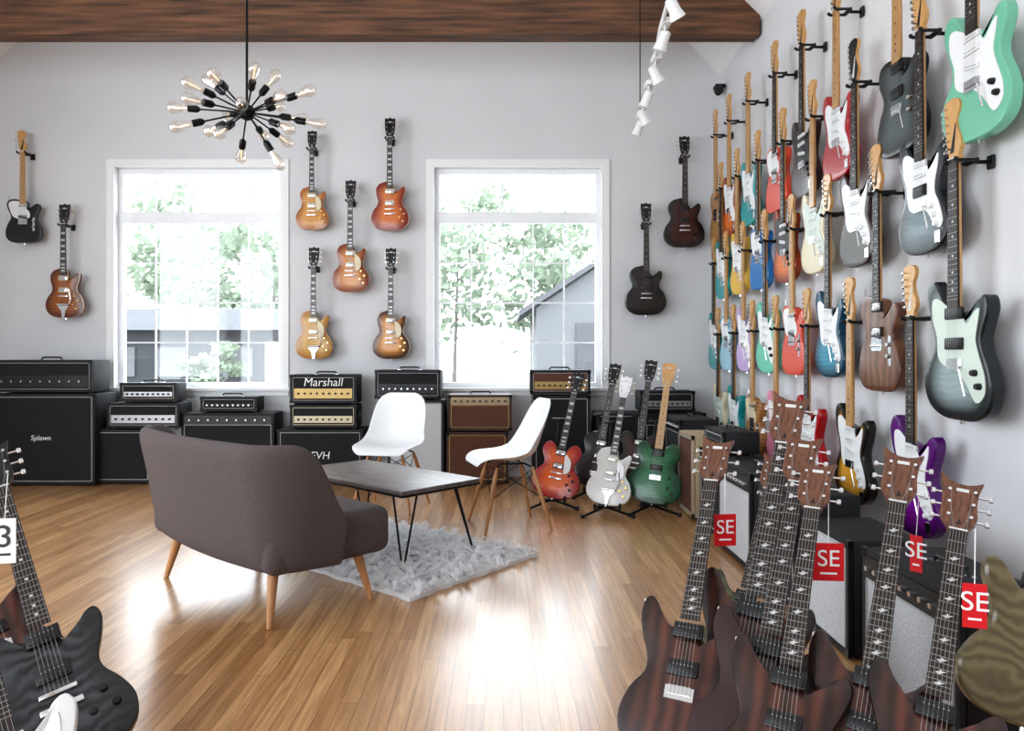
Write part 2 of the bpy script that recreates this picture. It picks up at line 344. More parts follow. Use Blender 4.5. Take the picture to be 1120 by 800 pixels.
def guitar(name, kind, body, neck='rose', guard=None, pick='hh', bridge='tom', pickm=None, side=None, headm=None, binding=None, tuner=None, inlay='dot', fholes=False):
    b = MB(); th = .05 if kind in ('semi', 'hollow') else .044
    carve = .010 if kind in ('lp', 'prs', 'semi', 'hollow') else .0
    pts = [(x, y-.82) for x, y in smooth(OUT[kind], 3)]
    h = th/2; side = side or body
    i1 = inset(pts, .007)
    R = lambda q, y: [(x, y, z) for x, z in q]
    mid = binding or side
    b.loft([R(i1, h), R(pts, h-.007), R(pts, -h+.007)], side, cap1=False, b=[0, 0, 0])
    b.loft([R(pts, -h+.007), R(inset(pts, .003), -h+.001)], mid, False, False)
    rings = [R(inset(pts, .003), -h+.001), R(i1, -h)]; bb = [0, .06]
    for t, a, cc in ((.14, .2, .25), (.36, .6, .8), (.6, 1, 1)):
        rings.append([(x+(0-x)*t, -h-carve*cc, z+(min(max(z, -.69), -.54)-z)*t) for x, z in i1]); bb.append(a)
    b.loft(rings, body, False, True, b=bb)
    FT = -h-carve
    yfb = FT-.010
    fender = kind in ('strat', 'tele', 'jazz')
    nw = m_maple if fender else m_mahog
    fb = m_maple if neck == 'maple' else m_rose
    zend = -.475 if fender else -.445
    wf = lambda z: .0215+(-z)*.0125
    b.prism([(-wf(zend), zend), (-.0215, 0), (.0215, 0), (wf(zend), zend)], yfb, yfb+.006, fb)
    rs = []
    for z, d in ((-.47 if fender else -.42, .016), (-.40, .020), (-.36, .019), (-.02, .0165), (0, .016), (.012, .012)):
        w = wf(z)*.98; rs.append([(w*math.cos(a), yfb+.006+d*math.sin(a), z) for a in [math.pi*i/8 for i in range(9)]])
    b.loft(rs, nw)
    for n in range(1, 22):
        z = -.628*(1-2**(-n/12))
        if z < zend+.004: break
        b.box((0, yfb-.0005, z), (2*wf(z), .0012, .0013), m_string)
    b.box((0, yfb-.001, .0015), (.043, .006, .004), m_pearl)
    m_in = m_black if neck == 'maple' else m_pearl
    for n in (3, 5, 7, 9, 12, 15, 17, 19):
        z = -.628*(1-2**(-(n-.5)/12))
        if z < zend+.01: break
        if inlay == 'block': b.box((0, yfb-.0002, z), (.032, .001, .016), m_in)
        elif inlay == 'bird': b.prism([(-.012, z-.002), (-.003, z+.001), (0, z+.007), (.003, z+.002), (.013, z+.003), (.003, z-.003), (-.002, z-.007)], yfb-.0007, yfb+.001, m_in)
        else: b.box((0, yfb-.0002, z), (.007, .001, .007), m_in)
    for i in range(6):
        x0 = -.0175+.007*i; x1 = -.026+.0104*i
        b.add([(x0-.0005, yfb-.003, 0), (x0+.0005, yfb-.003, 0), (x1+.0005, FT-.013, -.632), (x1-.0005, FT-.013, -.632)], [(0, 1, 2, 3)], m_string)
    hk = 'fen' if fender else ('prs' if kind == 'prs' else 'gib')
    hm = headm or (m_maple if fender else m_black)
    sh = lambda z: yfb+.005+(0 if fender else z*.12)
    hp = HEAD[hk] if hk == 'prs' else smooth(HEAD[hk], 2)
    b.loft([[(x, sh(z)+.014, z) for x, z in hp], [(x, sh(z), z) for x, z in hp]], nw, cap1=False)
    b.add([(x, sh(z)-.0004, z) for x, z in hp], [tuple(range(len(hp)))], hm)
    tun = tuner or m_chrome
    if fender:
        for i in range(6):
            z = .035+.026*i; x = -.024-.003*i
            b.cyl((x+.004, sh(z)-.012, z), (x+.004, sh(z), z), .004, tun, n=8)
            b.box((x-.024, sh(z)+.012, z), (.028, .004, .004), tun); b.rbox((x-.038, sh(z)+.012, z), (.010, .014, .014), .004, tun, 2)
        b.add([(-.02, sh(0)-.001, .02), (-.0, sh(0)-.001, .02), (.012, sh(0)-.001, .11), (.006, sh(0)-.001, .11)], [(0, 1, 2, 3)], m_black if headm is None else m_pearl)
    else:
        for sx in (-1, 1):
            for i in range(3):
                z = .045+.042*i; x = sx*(.026+.002*i)
                b.cyl((x, sh(z)-.010, z), (x, sh(z), z), .0045, tun, n=8)
                b.box((x+sx*.022, sh(z)+.016, z), (.026, .004, .004), tun); b.rbox((x+sx*.038, sh(z)+.016, z), (.012, .008, .016), .003, m_cream if (kind == 'lp') else tun, 2)
                x0 = sx*(.0035+.007*i)
                b.add([(x0-.0004, sh(0)-.003, .002), (x0+.0004, sh(0)-.003, .002), (x-sx*.004+.0004, sh(z)-.005, z), (x-sx*.004-.0004, sh(z)-.005, z)], [(0, 1, 2, 3)], m_string)
        b.box((0, sh(.14)-.001, .135), (.03, .0012, .010), m_pearl)
        b.prism([(-.009, .012), (0, .04), (.009, .012)], sh(.03)-.0015, sh(.03)+.002, m_black if kind == 'prs' else m_pearl)
    y = FT
    if guard:
        gp = [(x, z-.82) for x, z in smooth(GUARD['tele' if kind == 'tele' else 'strat' if kind in ('strat', 'prs') else 'jazz' if kind == 'jazz' else 'lp'], 3)]
        dd = .006 if not fender else 0
        b.prism(gp, y-.0028-dd, y-.0002-dd if fender else y-.0045, guard)
    def hum(z, m): b.rbox((0, y-.004, z), (.082, .010, .042), .003, m_cream if kind == 'lp' else m_black, 2); b.rbox((0, y-.008, z), (.069, .010, .030), .002, m, 2); [b.cyl((-.025+.01*i, y-.0145, z+.006), (-.025+.01*i, y-.012, z+.006), .002, m_string, n=6) for i in range(6)]
    def sng(z, m, a=0): R3 = Matrix.Rotation(a, 3, 'Y'); b.box((0, y-.005, z), (.078, .010, .017), m, R3); [b.cyl((-.025+.01*i, y-.0115, z-math.sin(a)*(-.025+.01*i)), (-.025+.01*i, y-.0095, z-math.sin(a)*(-.025+.01*i)), .002, m_string, n=6) for i in range(6)]
    pm = pickm or (m_chrome if pick == 'hh' else m_white)
    if pick == 'hh': hum(-.475, pm); hum(-.578, pm)
    elif pick == 'sss': sng(-.49, pm); sng(-.535, pm); sng(-.585, pm, .2)
    elif pick == 'hss': sng(-.49, pm); sng(-.53, pm); hum(-.588, m_black)
    elif pick == 'ss': sng(-.49, m_chrome)
    elif pick == 'p90': [b.rbox((0, y-.005, z), (.09, .012, .038), .005, pm, 2) for z in (-.485, -.58)]
    if bridge in ('tom', 'bigsby'):
        b.rbox((0, y-.008, -.632), (.088, .012, .012), .003, m_chrome, 2)
        for sx in (-1, 1): b.cyl((sx*.038, y-.012, -.632), (sx*.038, y, -.632), .006, m_chrome, n=10)
    if bridge == 'tom':
        b.rbox((0, y-.010, -.672), (.10, .012, .016), .004, m_chrome, 2)
    if bridge == 'bigsby':
        b.prism([(-.045, -.70), (-.05, -.72), (-.02, -.76), (-.012, -.818), (.012, -.818), (.02, -.76), (.05, -.72), (.045, -.70)], y-.008, y+.002, m_chrome, .002)
        b.cyl((-.048, y-.014, -.706), (.048, y-.014, -.706), .010, m_chrome, n=12)
        b.cyl((.048, y-.014, -.706), (.062, y-.02, -.70), .006, m_chrome, n=8); b.tube([(.06, y-.022, -.70), (.075, y-.03, -.66), (.06, y-.032, -.57)], .004, m_chrome)
    if bridge == 'trem':
        b.box((0, y-.004, -.645), (.078, .006, .034), m_chrome)
        for i in range(6): b.box((-.026+.0104*i, y-.009, -.638), (.009, .006, .022), m_chrome)
        if fender: b.tube([(.03, y-.01, -.65), (.055, y-.025, -.66), (.075, y-.02, -.74)], .003, m_chrome, 6)
    if bridge == 'tele':
        b.box((0, y-.004, -.612), (.08, .006, .085), m_chrome); sng(-.592, m_black, .2)
        for i in range(3): b.cyl((-.026+.026*i-.011, y-.010, -.635), (-.026+.026*i+.011, y-.010, -.635), .004, m_chrome, n=8)
        b.box((.098, y-.003, -.655), (.02, .004, .12), m_chrome)
    ks = {'lp': [(.095, .185), (.125, .145), (.085, .115), (.115, .08)], 'semi': [(.095, .185), (.13, .15), (.09, .115), (.12, .08)], 'hollow': [(.095, .185), (.13, .15), (.09, .115), (.12, .08)],
          'strat': [(.075, .165), (.09, .13), (.105, .095)], 'jazz': [(.10, .15), (.12, .11)], 'prs': [(.095, .15), (.115, .105), (.06, .105)], 'tele': [(.098, .19), (.098, .145)]}[kind]
    kmat = m_white if (guard in (m_white, m_mint) and kind == 'strat') else m_chrome if kind == 'tele' else m_gold if kind == 'lp' else m_black
    kd = -carve*.5
    for kx, kz in ks: b.lathe((kx, FT-kd, kz-.82), (kx, FT-kd-.018, kz-.82), [(.011, 0), (.010, .7), (.008, 1)], kmat, 12)
    if kind == 'strat': b.rbox((.105, FT-.003, .05-.82), (.03, .005, .045), .002, m_chrome, 1)
    if fholes:
        for sx in (-1, 1):
            sp = [(sx*x, z-.82) for x, z in smooth([(.10, .10), (.092, .112), (.10, .15), (.094, .20), (.10, .225), (.112, .222), (.110, .205), (.106, .20), (.112, .15), (.106, .105)], 2)]
            b.prism(sp, y+carve*.45-.0015, y+carve, m_black)
    b.cyl((0, 0, -.815), (0, 0, -.832), .007, m_chrome, n=8)
    b.cyl((-.14, 0, -.42) if fender or kind == 'prs' else (-.10, 0, -.42), (-.145, 0, -.392) if fender or kind == 'prs' else (-.105, 0, -.40), .006, m_chrome, n=8)
    return b.obj(name)

hb = MB()
hb.rbox((0, .112, .0), (.038, .014, .055), .005, m_black, 2); hb.cyl((0, .108, 0), (0, .045, 0), .008, m_blackm, n=10)
hb.rbox((0, .035, 0), (.080, .018, .020), .006, m_black, 2)
for sx in (-1, 1):
    hb.tube([(sx*.034, .035, 0), (sx*.036, -.045, -.002)], .0075, m_black, 8); hb.lathe((sx*.036, -.045, -.002), (sx*.037, -.056, .012), [(.008, 0), (.009, .6), (.004, 1)], m_black, 8)
hang0 = hb.obj('guitar_hanger')
hang0_used = [False]
def hanger(mat):
    if not hang0_used[0]: o = hang0; hang0_used[0] = True
    else:
        o = bpy.data.objects.new('guitar_hanger', hang0.data); scene.collection.objects.link(o)
    o.matrix_world = mat

B_ = lambda n, c, e=None, fl=0, **k: BURST('finish_'+n, c, e or c, fl, **k)
f_honey = B_('honey', (.66, .26, .045), (.24, .045, .012), .3, p1=.95); f_cherry = B_('cherry', (.72, .20, .035), (.24, .012, .008), .25, p1=1.)
f_amber = B_('amber', (.38, .12, .022), (.13, .03, .01), .35); f_lemon = B_('lemon', (.70, .34, .08), (.40, .13, .03), .25)
f_goldtop = B_('gold', (.58, .32, .045), (.42, .18, .025), .1); f_tobac = B_('tobacco', (.66, .27, .035), (.07, .018, .008), .2, p1=.9)
f_black = B_('black', (.009, .009, .011)); f_darkred = B_('darkwood', (.07, .013, .009), (.012, .005, .004), .5)
f_darkbr = B_('charcoal', (.032, .017, .016), (.006, .005, .005), .5); f_seafoam = B_('seafoam', (.17, .48, .33))
f_charb = B_('charcoalburst', (.08, .105, .105), (.006, .006, .008), .2, p0=.15, p1=1.); f_red = B_('red', (.38, .007, .010)); f_coral = B_('coral', (.66, .08, .04))
f_teal = B_('teal', (.01, .29, .30)); f_orange = B_('orange', (.72, .18, .018), (.28, .04, .01), .2); f_sblu = B_('silverblue', (.09, .14, .17), (.008, .01, .014), .15, p0=.15, p1=1.)
f_cream = B_('cream', (.72, .64, .45)); f_white = B_('white', (.75, .75, .74)); f_blue = B_('blue', (.025, .18, .46)); f_yellow = B_('yellow', (.74, .46, .07))
f_silver = B_('silverburst', (.32, .40, .41), (.006, .010, .012), .12, p0=.2, p1=1.); f_walnut = B_('walnut', (.24, .11, .055), (.16, .065, .032), .45, band='X', wsc=6)
f_aqua = B_('oceanburst', (.025, .29, .42), (.005, .06, .11), .3); f_surf = B_('surf', (.14, .54, .37)); f_pink = B_('pink', (.72, .27, .38))
f_purple = B_('purple', (.27, .012, .36), (.10, .006, .16), .2); f_sun = B_('sunburst', (.75, .39, .05), (.010, .007, .005), .1, p0=.15, p1=.75)
f_green = B_('green', (.01, .17, .055), (.005, .07, .025), .3); f_rick = B_('fireglo', (.70, .13, .025), (.33, .005, .005), p0=.15, p1=1.); f_olive = B_('olivequilt', (.10, .10, .045), (.06, .06, .03), .4, wsc=7, dist=9)
f_quilt = B_('amberquilt', (.19, .15, .075), (.19, .15, .075), .45, wsc=9, dist=12)
f_brownp = B_('brownstrip', (.095, .026, .015), (.030, .009, .006), .7, band='X', wsc=7, dist=3, rough=.30, coat=.4); f_blackp = B_('blackgrain', (.05, .053, .06), (.009, .009, .011), .85, band='Z', wsc=9, dist=12, p1=.9); f_dark = B_('darkpurple', (.030, .010, .010))
f_tan = B_('tan', (.53, .29, .11), (.42, .20, .07), .3); f_lil = B_('lilac', (.50, .36, .60)); f_ice = B_('ice', (.31, .51, .62))

D = .118
def back(px, ptop, pbot, *a, **k):
    Y = YB-D; s = F/Y; sc = (pbot-ptop)/s/1.0
    top = W(px, ptop, Y); g = guitar(*a, **k)
    mat = Matrix.Translation((top.x, Y, top.z-.18*sc)) @ Matrix.Diagonal((sc, sc, sc, 1))
    g.matrix_world = mat; hanger(Matrix.Translation((top.x, Y, top.z-.18*sc-.012)))
G = 'electric_guitar'
back(27, 145, 266, G, 'tele', f_black, 'maple', m_white, 'ss', 'tele')
back(72, 223, 348, G, 'lp', f_amber, 'rose', None, 'hh', 'bigsby', binding=m_cream, inlay='block')
back(342, 143, 252, G, 'lp', f_lemon, 'rose', m_cream, 'hh', 'tom', side=m_mahog, binding=m_cream, inlay='block')
back(427, 129, 253, G, 'lp', f_cherry, 'rose', None, 'hh', 'tom', side=m_mahog, binding=m_cream, inlay='block')
back(384, 197, 320, G, 'lp', f_honey, 'rose', m_cream, 'hh', 'tom', side=m_mahog, binding=m_cream, inlay='block')
back(344, 270, 393, G, 'lp', f_goldtop, 'rose', m_cream, 'hh', 'bigsby', side=m_mahog, binding=m_cream, inlay='block')
back(428, 271, 393, G, 'lp', f_tobac, 'rose', m_cream, 'hh', 'tom', side=m_mahog, binding=m_cream, inlay='block')
back(748, 149, 271, G, 'hollow', f_darkred, 'rose', None, 'hh', 'tom', pickm=m_black, fholes=True)
back(706, 222, 345, G, 'hollow', f_darkbr, 'rose', None, 'hh', 'tom', pickm=m_black, fholes=True)

XG = XR-D-.005
def right(px, z, sc, *a, **k):
    Y = F*XG/(px-CX); g = guitar(G, *a, **k)
    base = Matrix.Translation((XG, Y, z)) @ Matrix.Rotation(math.radians(-90), 4, 'Z')
    g.matrix_world = base @ Matrix.Diagonal((sc, sc, sc, 1)); hanger(Matrix.Translation((0, 0, -.012)) @ base)
S = 1.12
right(1072, 2.91, 1.2, 'jazz', f_seafoam, 'rose', m_white, 'sss', 'trem')
right(988, 2.97, 1.16, 'tele', f_charb, 'maple', None, 'hh', 'trem', pickm=m_black)
right(920, 2.97, S, 'strat', f_red, 'maple', m_white, 'sss', 'trem')
right(882, 2.97, S, 'strat', f_dark, 'rose', m_black, 'sss', 'trem')
right(852, 2.97, S, 'tele', f_coral, 'rose', m_white, 'ss', 'tele')
right(822, 2.97, S, 'strat', f_teal, 'maple', m_white, 'sss', 'trem')
right(801, 2.97, S, 'strat', f_orange, 'maple', m_white, 'sss', 'trem')
right(786, 2.97, S, 'tele', f_tan, 'maple', None, 'ss', 'tele')
right(1014, 2.50, 1.18, 'strat', f_sblu, 'rose', m_white, 'hss', 'trem')
right(941, 2.50, 1.16, 'strat', f_dark, 'rose', m_white, 'sss', 'trem', headm=m_black)
right(894, 2.49, S, 'strat', f_cream, 'maple', m_mint, 'sss', 'trem')
right(861, 2.48, S, 'strat', f_orange, 'rose', m_black, 'sss', 'trem')
right(833, 2.48, S, 'tele', f_blue, 'rose', m_white, 'ss', 'tele')
right(810, 2.48, S, 'strat', f_yellow, 'maple', m_white, 'sss', 'trem')
right(792, 2.48, S, 'strat', f_teal, 'rose', m_white, 'sss', 'trem')
right(1053, 1.88, 1.27, 'jazz', f_silver, 'rose', m_mint, 'p90', 'trem', pickm=m_black)
right(966, 1.89, 1.18, 'tele', f_walnut, 'rose', None, 'hh', 'tele')
right(911, 1.89, S, 'strat', f_aqua, 'rose', m_white, 'sss', 'trem')
right(871, 1.89, S, 'tele', f_coral, 'maple', m_white, 'ss', 'tele')
right(841, 1.89, S, 'jazz', f_surf, 'rose', m_white, 'sss', 'trem')
right(817, 1.89, S, 'strat', f_lil, 'maple', m_white, 'sss', 'trem')
right(798, 1.89, S, 'tele', f_ice, 'maple', m_white, 'ss', 'tele')
right(784, 1.89, S, 'strat', f_teal, 'rose', m_white, 'sss', 'trem')
right(1004, 1.27, 1.18, 'strat', f_purple, 'rose', m_white, 'sss', 'trem', headm=m_maple)
right(936, 1.28, 1.16, 'strat', f_sun, 'maple', m_white, 'sss', 'trem')
right(888, 1.28, S, 'strat', f_red, 'rose', m_white, 'sss', 'trem')
right(853, 1.28, S, 'strat', f_pink, 'maple', m_white, 'sss', 'trem')
right(827, 1.28, S, 'tele', f_tan, 'maple', m_cream, 'ss', 'tele')
right(806, 1.28, S, 'strat', f_teal, 'rose', m_white, 'sss', 'trem')
right(789, 1.28, S, 'jazz', f_cream, 'rose', m_mint, 'sss', 'trem')

def lean(pb, pt, f, *a, **k):
    pb, pt = V(pb), V(pt); z = (pt-pb); sc = z.length; z.normalize(); f = V(f)
    y = -(f-z*f.dot(z)).normalized(); x = y.cross(z)
    g = guitar(*a, **k); R = Matrix((x, y, z)).transposed().to_4x4()
    g.matrix_world = Matrix.Translation(pb+z*.82*sc) @ R @ Matrix.Diagonal((sc, sc, sc, 1))
    return g
def at(px, z, Y): return V(((px-CX)*Y/F, Y, z))
def atp(px, py, Y): return W(px, py, Y)
fr = (-.55, -1, .45)
P = dict(inlay='bird', bridge='trem', pick='hh', pickm=m_black, headm=m_headw)
lean(at(734, .07, 1.82), atp(788, 481, 2.35), fr, G, 'prs', f_brownp, **P)
lean(at(800, .07, 1.87), atp(868, 434, 2.36), fr, G, 'prs', f_brownp, **P)
lean(at(815, .07, 1.70), atp(882, 478, 2.2), fr, G, 'prs', f_dark, **P)
lean(at(842, .07, 1.56), atp(897, 506, 2.07), fr, G, 'prs', f_brownp, **P)
lean(at(930, .07, 1.54), atp(990, 496, 2.02), fr, G, 'prs', f_brownp, **P)
lean(at(1000, .07, 1.44), atp(1054, 526, 1.9), fr, G, 'prs', f_brownp, **P)
lean(at(797, .08, 2.25), atp(850, 500, 2.62), fr, G, 'prs', f_olive, **P)
lean(atp(1118, 795, 1.72), atp(1190, 370, 1.86), (.3, 1, -.1), G, 'prs', f_quilt, **P)
fl = (.55, -1, .45)
lean(at(88, .04, 1.88), atp(-12, 487, 2.3), fl, G, 'prs', f_blackp, headm=m_black, inlay='dot', bridge='tom', pick='hh', pickm=m_black)
lean(at(22, .07, 2.15), atp(-80, 500, 2.6), fl, G, 'prs', f_brownp, headm=m_black, inlay='dot', bridge='trem', pick='hh', pickm=m_black)
lean(at(48, .05, 1.40), atp(-62, 535, 1.75), fl, G, 'strat', f_white, 'rose', m_white, 'sss', 'trem')
fm = (-.25, -1, .35)
def stand(p):
    b = MB(); x, y = p.x, p.y
    b.tube([(x, y+.28, .012), (x, y+.02, .05), (x, y-.02, .05)], .009, m_blackm)
    for sx in (-1, 1):
        b.tube([(x, y+.02, .05), (x+sx*.17, y-.12, .012)], .009, m_blackm); b.tube([(x, y, .05), (x+sx*.08, y-.01, .055), (x+sx*.085, y-.085, .055), (x+sx*.085, y-.09, .09)], .009, m_black)
        b.lathe((x+sx*.17, y-.12, .0), (x+sx*.17, y-.12, .025), [(.014, 0), (.014, 1)], m_black, 10)
    b.tube([(x, y+.02, .05), (x+.06, y+.14, .62)], .009, m_blackm); b.rbox((x+.06, y+.14, .62), (.10, .02, .02), .006, m_black, 2)
    b.lathe((x, y+.28, 0), (x, y+.28, .025), [(.014, 0), (.014, 1)], m_black, 10)
    b.obj('guitar_stand')
def stg(px, Y, ptx, pty, *a, **k):
    pb = at(px, .07, Y); pt = atp(ptx, pty, Y+.22); lean(pb, pt, fm, *a, **k); stand(V((pb.x, pb.y+.03, 0)))
stg(604, 5.25, 634, 408, G, 'semi', f_rick, 'rose', m_white, 'hh', 'tom', inlay='block')
stg(663, 5.0, 686, 412, G, 'lp', f_white, 'rose', m_chrome, 'hh', 'bigsby', inlay='block', headm=m_white)
stg(713, 5.05, 733, 397, G, 'semi', f_green, 'maple', None, 'hh', 'trem', pickm=m_black, headm=m_maple)
stg(650, 5.65, 674, 398, G, 'hollow', f_darkbr, 'rose', None, 'hh', 'bigsby', fholes=True)
stg(693, 5.6, 713, 394, G, 'semi', f_darkred, 'rose', None, 'hh', 'tom', fholes=True)

# low floor racks that carry the foreground guitars
def rack(name, pts, ext=.3):
    b = MB(); a, c = V(pts[0]), V(pts[1]); d = (c-a).normalized(); n = V((-d.y, d.x, 0))
    if n.y < 0: n = -n
    for o, z in ((0, .045), (.10, .025)): b.cyl(a+n*o+V((0, 0, z)), c+n*o+V((0, 0, z)), .011, m_blackm)
    for e in (a, c): b.tube([e+V((0, 0, .045)), e+V((0, 0, .012)), e+n*ext+V((0, 0, .012))], .011, m_blackm)
    b.obj(name)
rack('guitar_rack', [(.36, 1.84, 0), (.88, 1.40, 0)], .2)
rack('guitar_rack', [(-1.50, 1.80, 0), (-1.06, 1.80, 0)], .12)

# hang tags
m_txt = M('tag_white', (.85, .85, .85), .5); m_tagw = M('tag_paper', (.78, .78, .78), .6)
def tag(px, py, Y, w, h, rz, mat=m_red, tx='SE', tm=None, ry=0):
    e = bpy.data.objects.new('hang_tag', None); scene.collection.objects.link(e); e.location = W(px, py, Y); e.rotation_euler = (0, ry, rz)
    b = MB(); b.box((0, 0, 0), (w, .002, h), mat); b.cyl((0, 0, h/2-.005), (.004, .01, h/2+.12), .0012, m_white, n=5)
    b.box((0, -.0015, -h*.3), (w*.55, .001, h*.05), tm or m_txt)
    b.obj('card', parent=e)
    if tx: text('lettering', tx, h*.62 if tx == 'SE' else h*.7, tm or m_txt, e, (0, -.002, h*.08), (math.radians(90), 0, 0), .0006)
tag(793, 580, 2.2, .068, .095, .1)
tag(906, 615, 2.0, .082, .103, -.1)
tag(1066, 663, 1.62, .048, .098, -.3)
tag(1002, 606, 2.2, .035, .11, -.9)
tag(5, 592, 1.95, .055, .12, .2, m_tagw, '3', m_black)

# ------------------------------------------------------------------ amplifiers
def amp(name, w, h, d, style, body=m_tolex, grill=m_grillk, pipe=m_pipe, panel=m_black, logo=None, logosize=.05, handle=True):
    e = bpy.data.objects.new(name, None); scene.collection.objects.link(e); b = MB()
    f0 = .012; t = .022
    b.rbox((0, d/2+.008, f0+(h-f0)/2), (w, d-.016, h-f0), .010, body, 2)
    for (cx, cz, ww, hh) in ((0, h-t/2, w, t), (0, f0+t/2, w, t), (-w/2+t/2, f0+(h-f0)/2, t, h-f0-2*t), (w/2-t/2, f0+(h-f0)/2, t, h-f0-2*t)):
        b.box((cx, .006, cz), (ww-.004, .016, hh-.002), body)
    ix, z0, z1 = w/2-t, f0+t, h-t
    def frame(xa, xb, za, zb, m, r=.004):
        for p, q in (((xa, za), (xb, za)), ((xb, za), (xb, zb)), ((xb, zb), (xa, zb)), ((xa, zb), (xa, za))): b.cyl((p[0], .0, p[1]), (q[0], .0, q[1]), r, m, n=6)
    if style == 'cab':
        b.box((0, .004, (z0+z1)/2), (2*ix, .006, z1-z0), grill); frame(-ix+.006, ix-.006, z0+.006, z1-.006, pipe)
    elif style == 'head':
        zp0, zp1 = z0+.02, z0+(z1-z0)*.52
        b.box((0, .004, (z0+z1)/2), (2*ix, .006, z1-z0), grill)
        b.box((0, -.001, (zp0+zp1)/2), (2*ix-.03, .006, zp1-zp0), panel)
        n = 9
        for i in range(n): xx = -ix*.8+1.6*ix*i/(n-1); b.lathe((xx, -.002, (zp0+zp1)/2), (xx, -.022, (zp0+zp1)/2), [(.010, 0), (.008, 1)], m_chrome if panel == m_black else m_black, 10)
        frame(-ix+.004, ix-.004, z0+.004, z1-.004, pipe, .003)
    elif style == 'combo':
        zp = z1-min(.075, (z1-z0)*.25)
        b.box((0, .004, (z0+zp)/2), (2*ix, .006, zp-z0), grill); frame(-ix+.006, ix-.006, z0+.006, zp-.006, pipe)
        b.box((0, .002, (zp+z1)/2), (2*ix, .012, z1-zp), panel)
        for i in range(9): xx = -ix*.85+1.7*ix*i/8; b.lathe((xx, -.002, (zp+z1)/2), (xx, -.022, (zp+z1)/2), [(.010, 0), (.008, 1)], m_black if panel != m_black else m_chrome, 10)
    if handle and style != 'cab':
        b.tube([(-.09, d/2, h), (-.075, d/2, h+.022), (.075, d/2, h+.022), (.09, d/2, h)], .007, m_black)
        for sx in (-1, 1): b.box((sx*.09, d/2, h+.002), (.03, .022, .005), m_chrome)
    else:
        for sx in (-1, 1): b.rbox((sx*w/2, d/2, h*.55), (.008, .12, .05), .003, m_blackm, 1)
    for sx in (-1, 1):
        for zz in (f0+.014, h-.014): b.box((sx*(w/2-.013), .002, zz), (.03, .012, .03), m_blackm)
        for yy in (.04, d-.04): b.cyl((sx*(w/2-.04), yy, 0), (sx*(w/2-.04), yy, f0+.003), .014, m_black, n=8)
    b.obj('cabinet', parent=e)
    if logo: text('logo', logo, logosize, m_txt, e, (0, -.006, h*.74 if style == 'head' else h*.52 if style == 'cab' else h*.5), (math.radians(90), 0, 0), .001, .15)
    return e
BASEZ = [0]
def bamp(name, px0, px1, y0, y1, Yf, d, style, **k):
    s = F/Yf; w = (px1-px0)/s; x = ((px0+px1)/2-CX)/s; zt = CH+(CY-y0)/s; zb = 0 if y1 is None else BASEZ[0]
    e = amp(name, w, zt-zb, d, style, **k); e.location = (x, Yf, zb); BASEZ[0] = zt; return e
SC = 'speaker_cabinet'; AH = 'amplifier_head'; AC = 'combo_amplifier'; NH = dict(handle=False)
bamp(SC, -14, 104, 431, None, 6.12, .38, 'cab', logo='Splawn', logosize=.06)
bamp(AH, -10, 101, 394, 431, 6.15, .28, 'head', panel=m_black)
bamp(SC, 105, 165, 470, None, 6.2, .32, 'cab')
bamp(AC, 117, 196, 441, 470, 6.2, .26, 'head', panel=m_panel, **NH)
bamp(AH, 131, 193, 419, 441, 6.22, .2, 'head', pipe=m_chrome, panel=m_panel)
bamp(AC, 198, 300, 452, None, 6.25, .26, 'combo', **NH)
bamp(AH, 219, 281, 434, 452, 6.28, .2, 'head', panel=m_black)
bamp(SC, 303, 397, 470, None, 6.2, .32, 'cab', logo='EVH', logosize=.09)
bamp(AH, 317, 390, 443, 470, 6.22, .24, 'head', grill=m_grillk, panel=m_cream, pipe=m_cream, **NH)
bamp(AH, 317, 390, 410, 443, 6.22, .24, 'head', logo='Marshall', logosize=.10, panel=m_pipeg)
bamp(SC, 424, 486, 438, None, 6.2, .34, 'cab', grill=m_grillw)
bamp(AH, 410, 482, 405, 438, 6.22, .26, 'head', panel=m_black)
bamp(AC, 488, 556, 473, None, 6.2, .3, 'cab', body=m_brownt, grill=m_grillb, pipe=m_pipeg)
bamp(AC, 490, 560, 432, 473, 6.2, .26, 'combo', body=m_brownt, grill=m_grillb, pipe=m_pipeg, panel=m_tan)
bamp(SC, 583, 646, 433, None, 6.2, .34, 'cab')
bamp(AH, 580, 646, 405, 433, 6.22, .24, 'head', panel=m_pipeg, grill=m_grillb)
bamp(SC, 652, 702, 452, None, 6.22, .3, 'cab')
bamp(AC, 704, 772, 452, None, 6.22, .3, 'combo', **NH)
bamp(AH, 700, 760, 428, 452, 6.25, .24, 'head', panel=m_panel)
def ramp(name, y0, y1, h, xf, d, style, z=0, **k):
    e = amp(name, y1-y0, h, d, style, **k); e.location = (xf, (y0+y1)/2, z); e.rotation_euler = (0, 0, math.radians(-90)); return e
ramp(AC, 1.98, 2.52, .44, 1.24, .28, 'combo', grill=m_grills, panel=m_black)
ramp(AC, 2.62, 3.02, .43, 1.24, .28, 'cab', grill=m_grills)
ramp(AC, 3.10, 3.55, .50, 1.24, .28, 'combo')
ramp(AC, 3.66, 4.2, .50, 1.24, .28, 'combo', grill=m_grills)
ramp(AC, 4.3, 4.75, .50, 1.28, .28, 'combo', **NH)
ramp(AH, 4.32, 4.72, .14, 1.30, .22, 'head', z=.5, panel=m_panel)
ramp(AC, 4.85, 5.25, .56, 1.26, .28, 'cab', body=m_tan, grill=m_grillb)
ramp(AC, 5.35, 5.85, .62, 1.30, .28, 'combo')

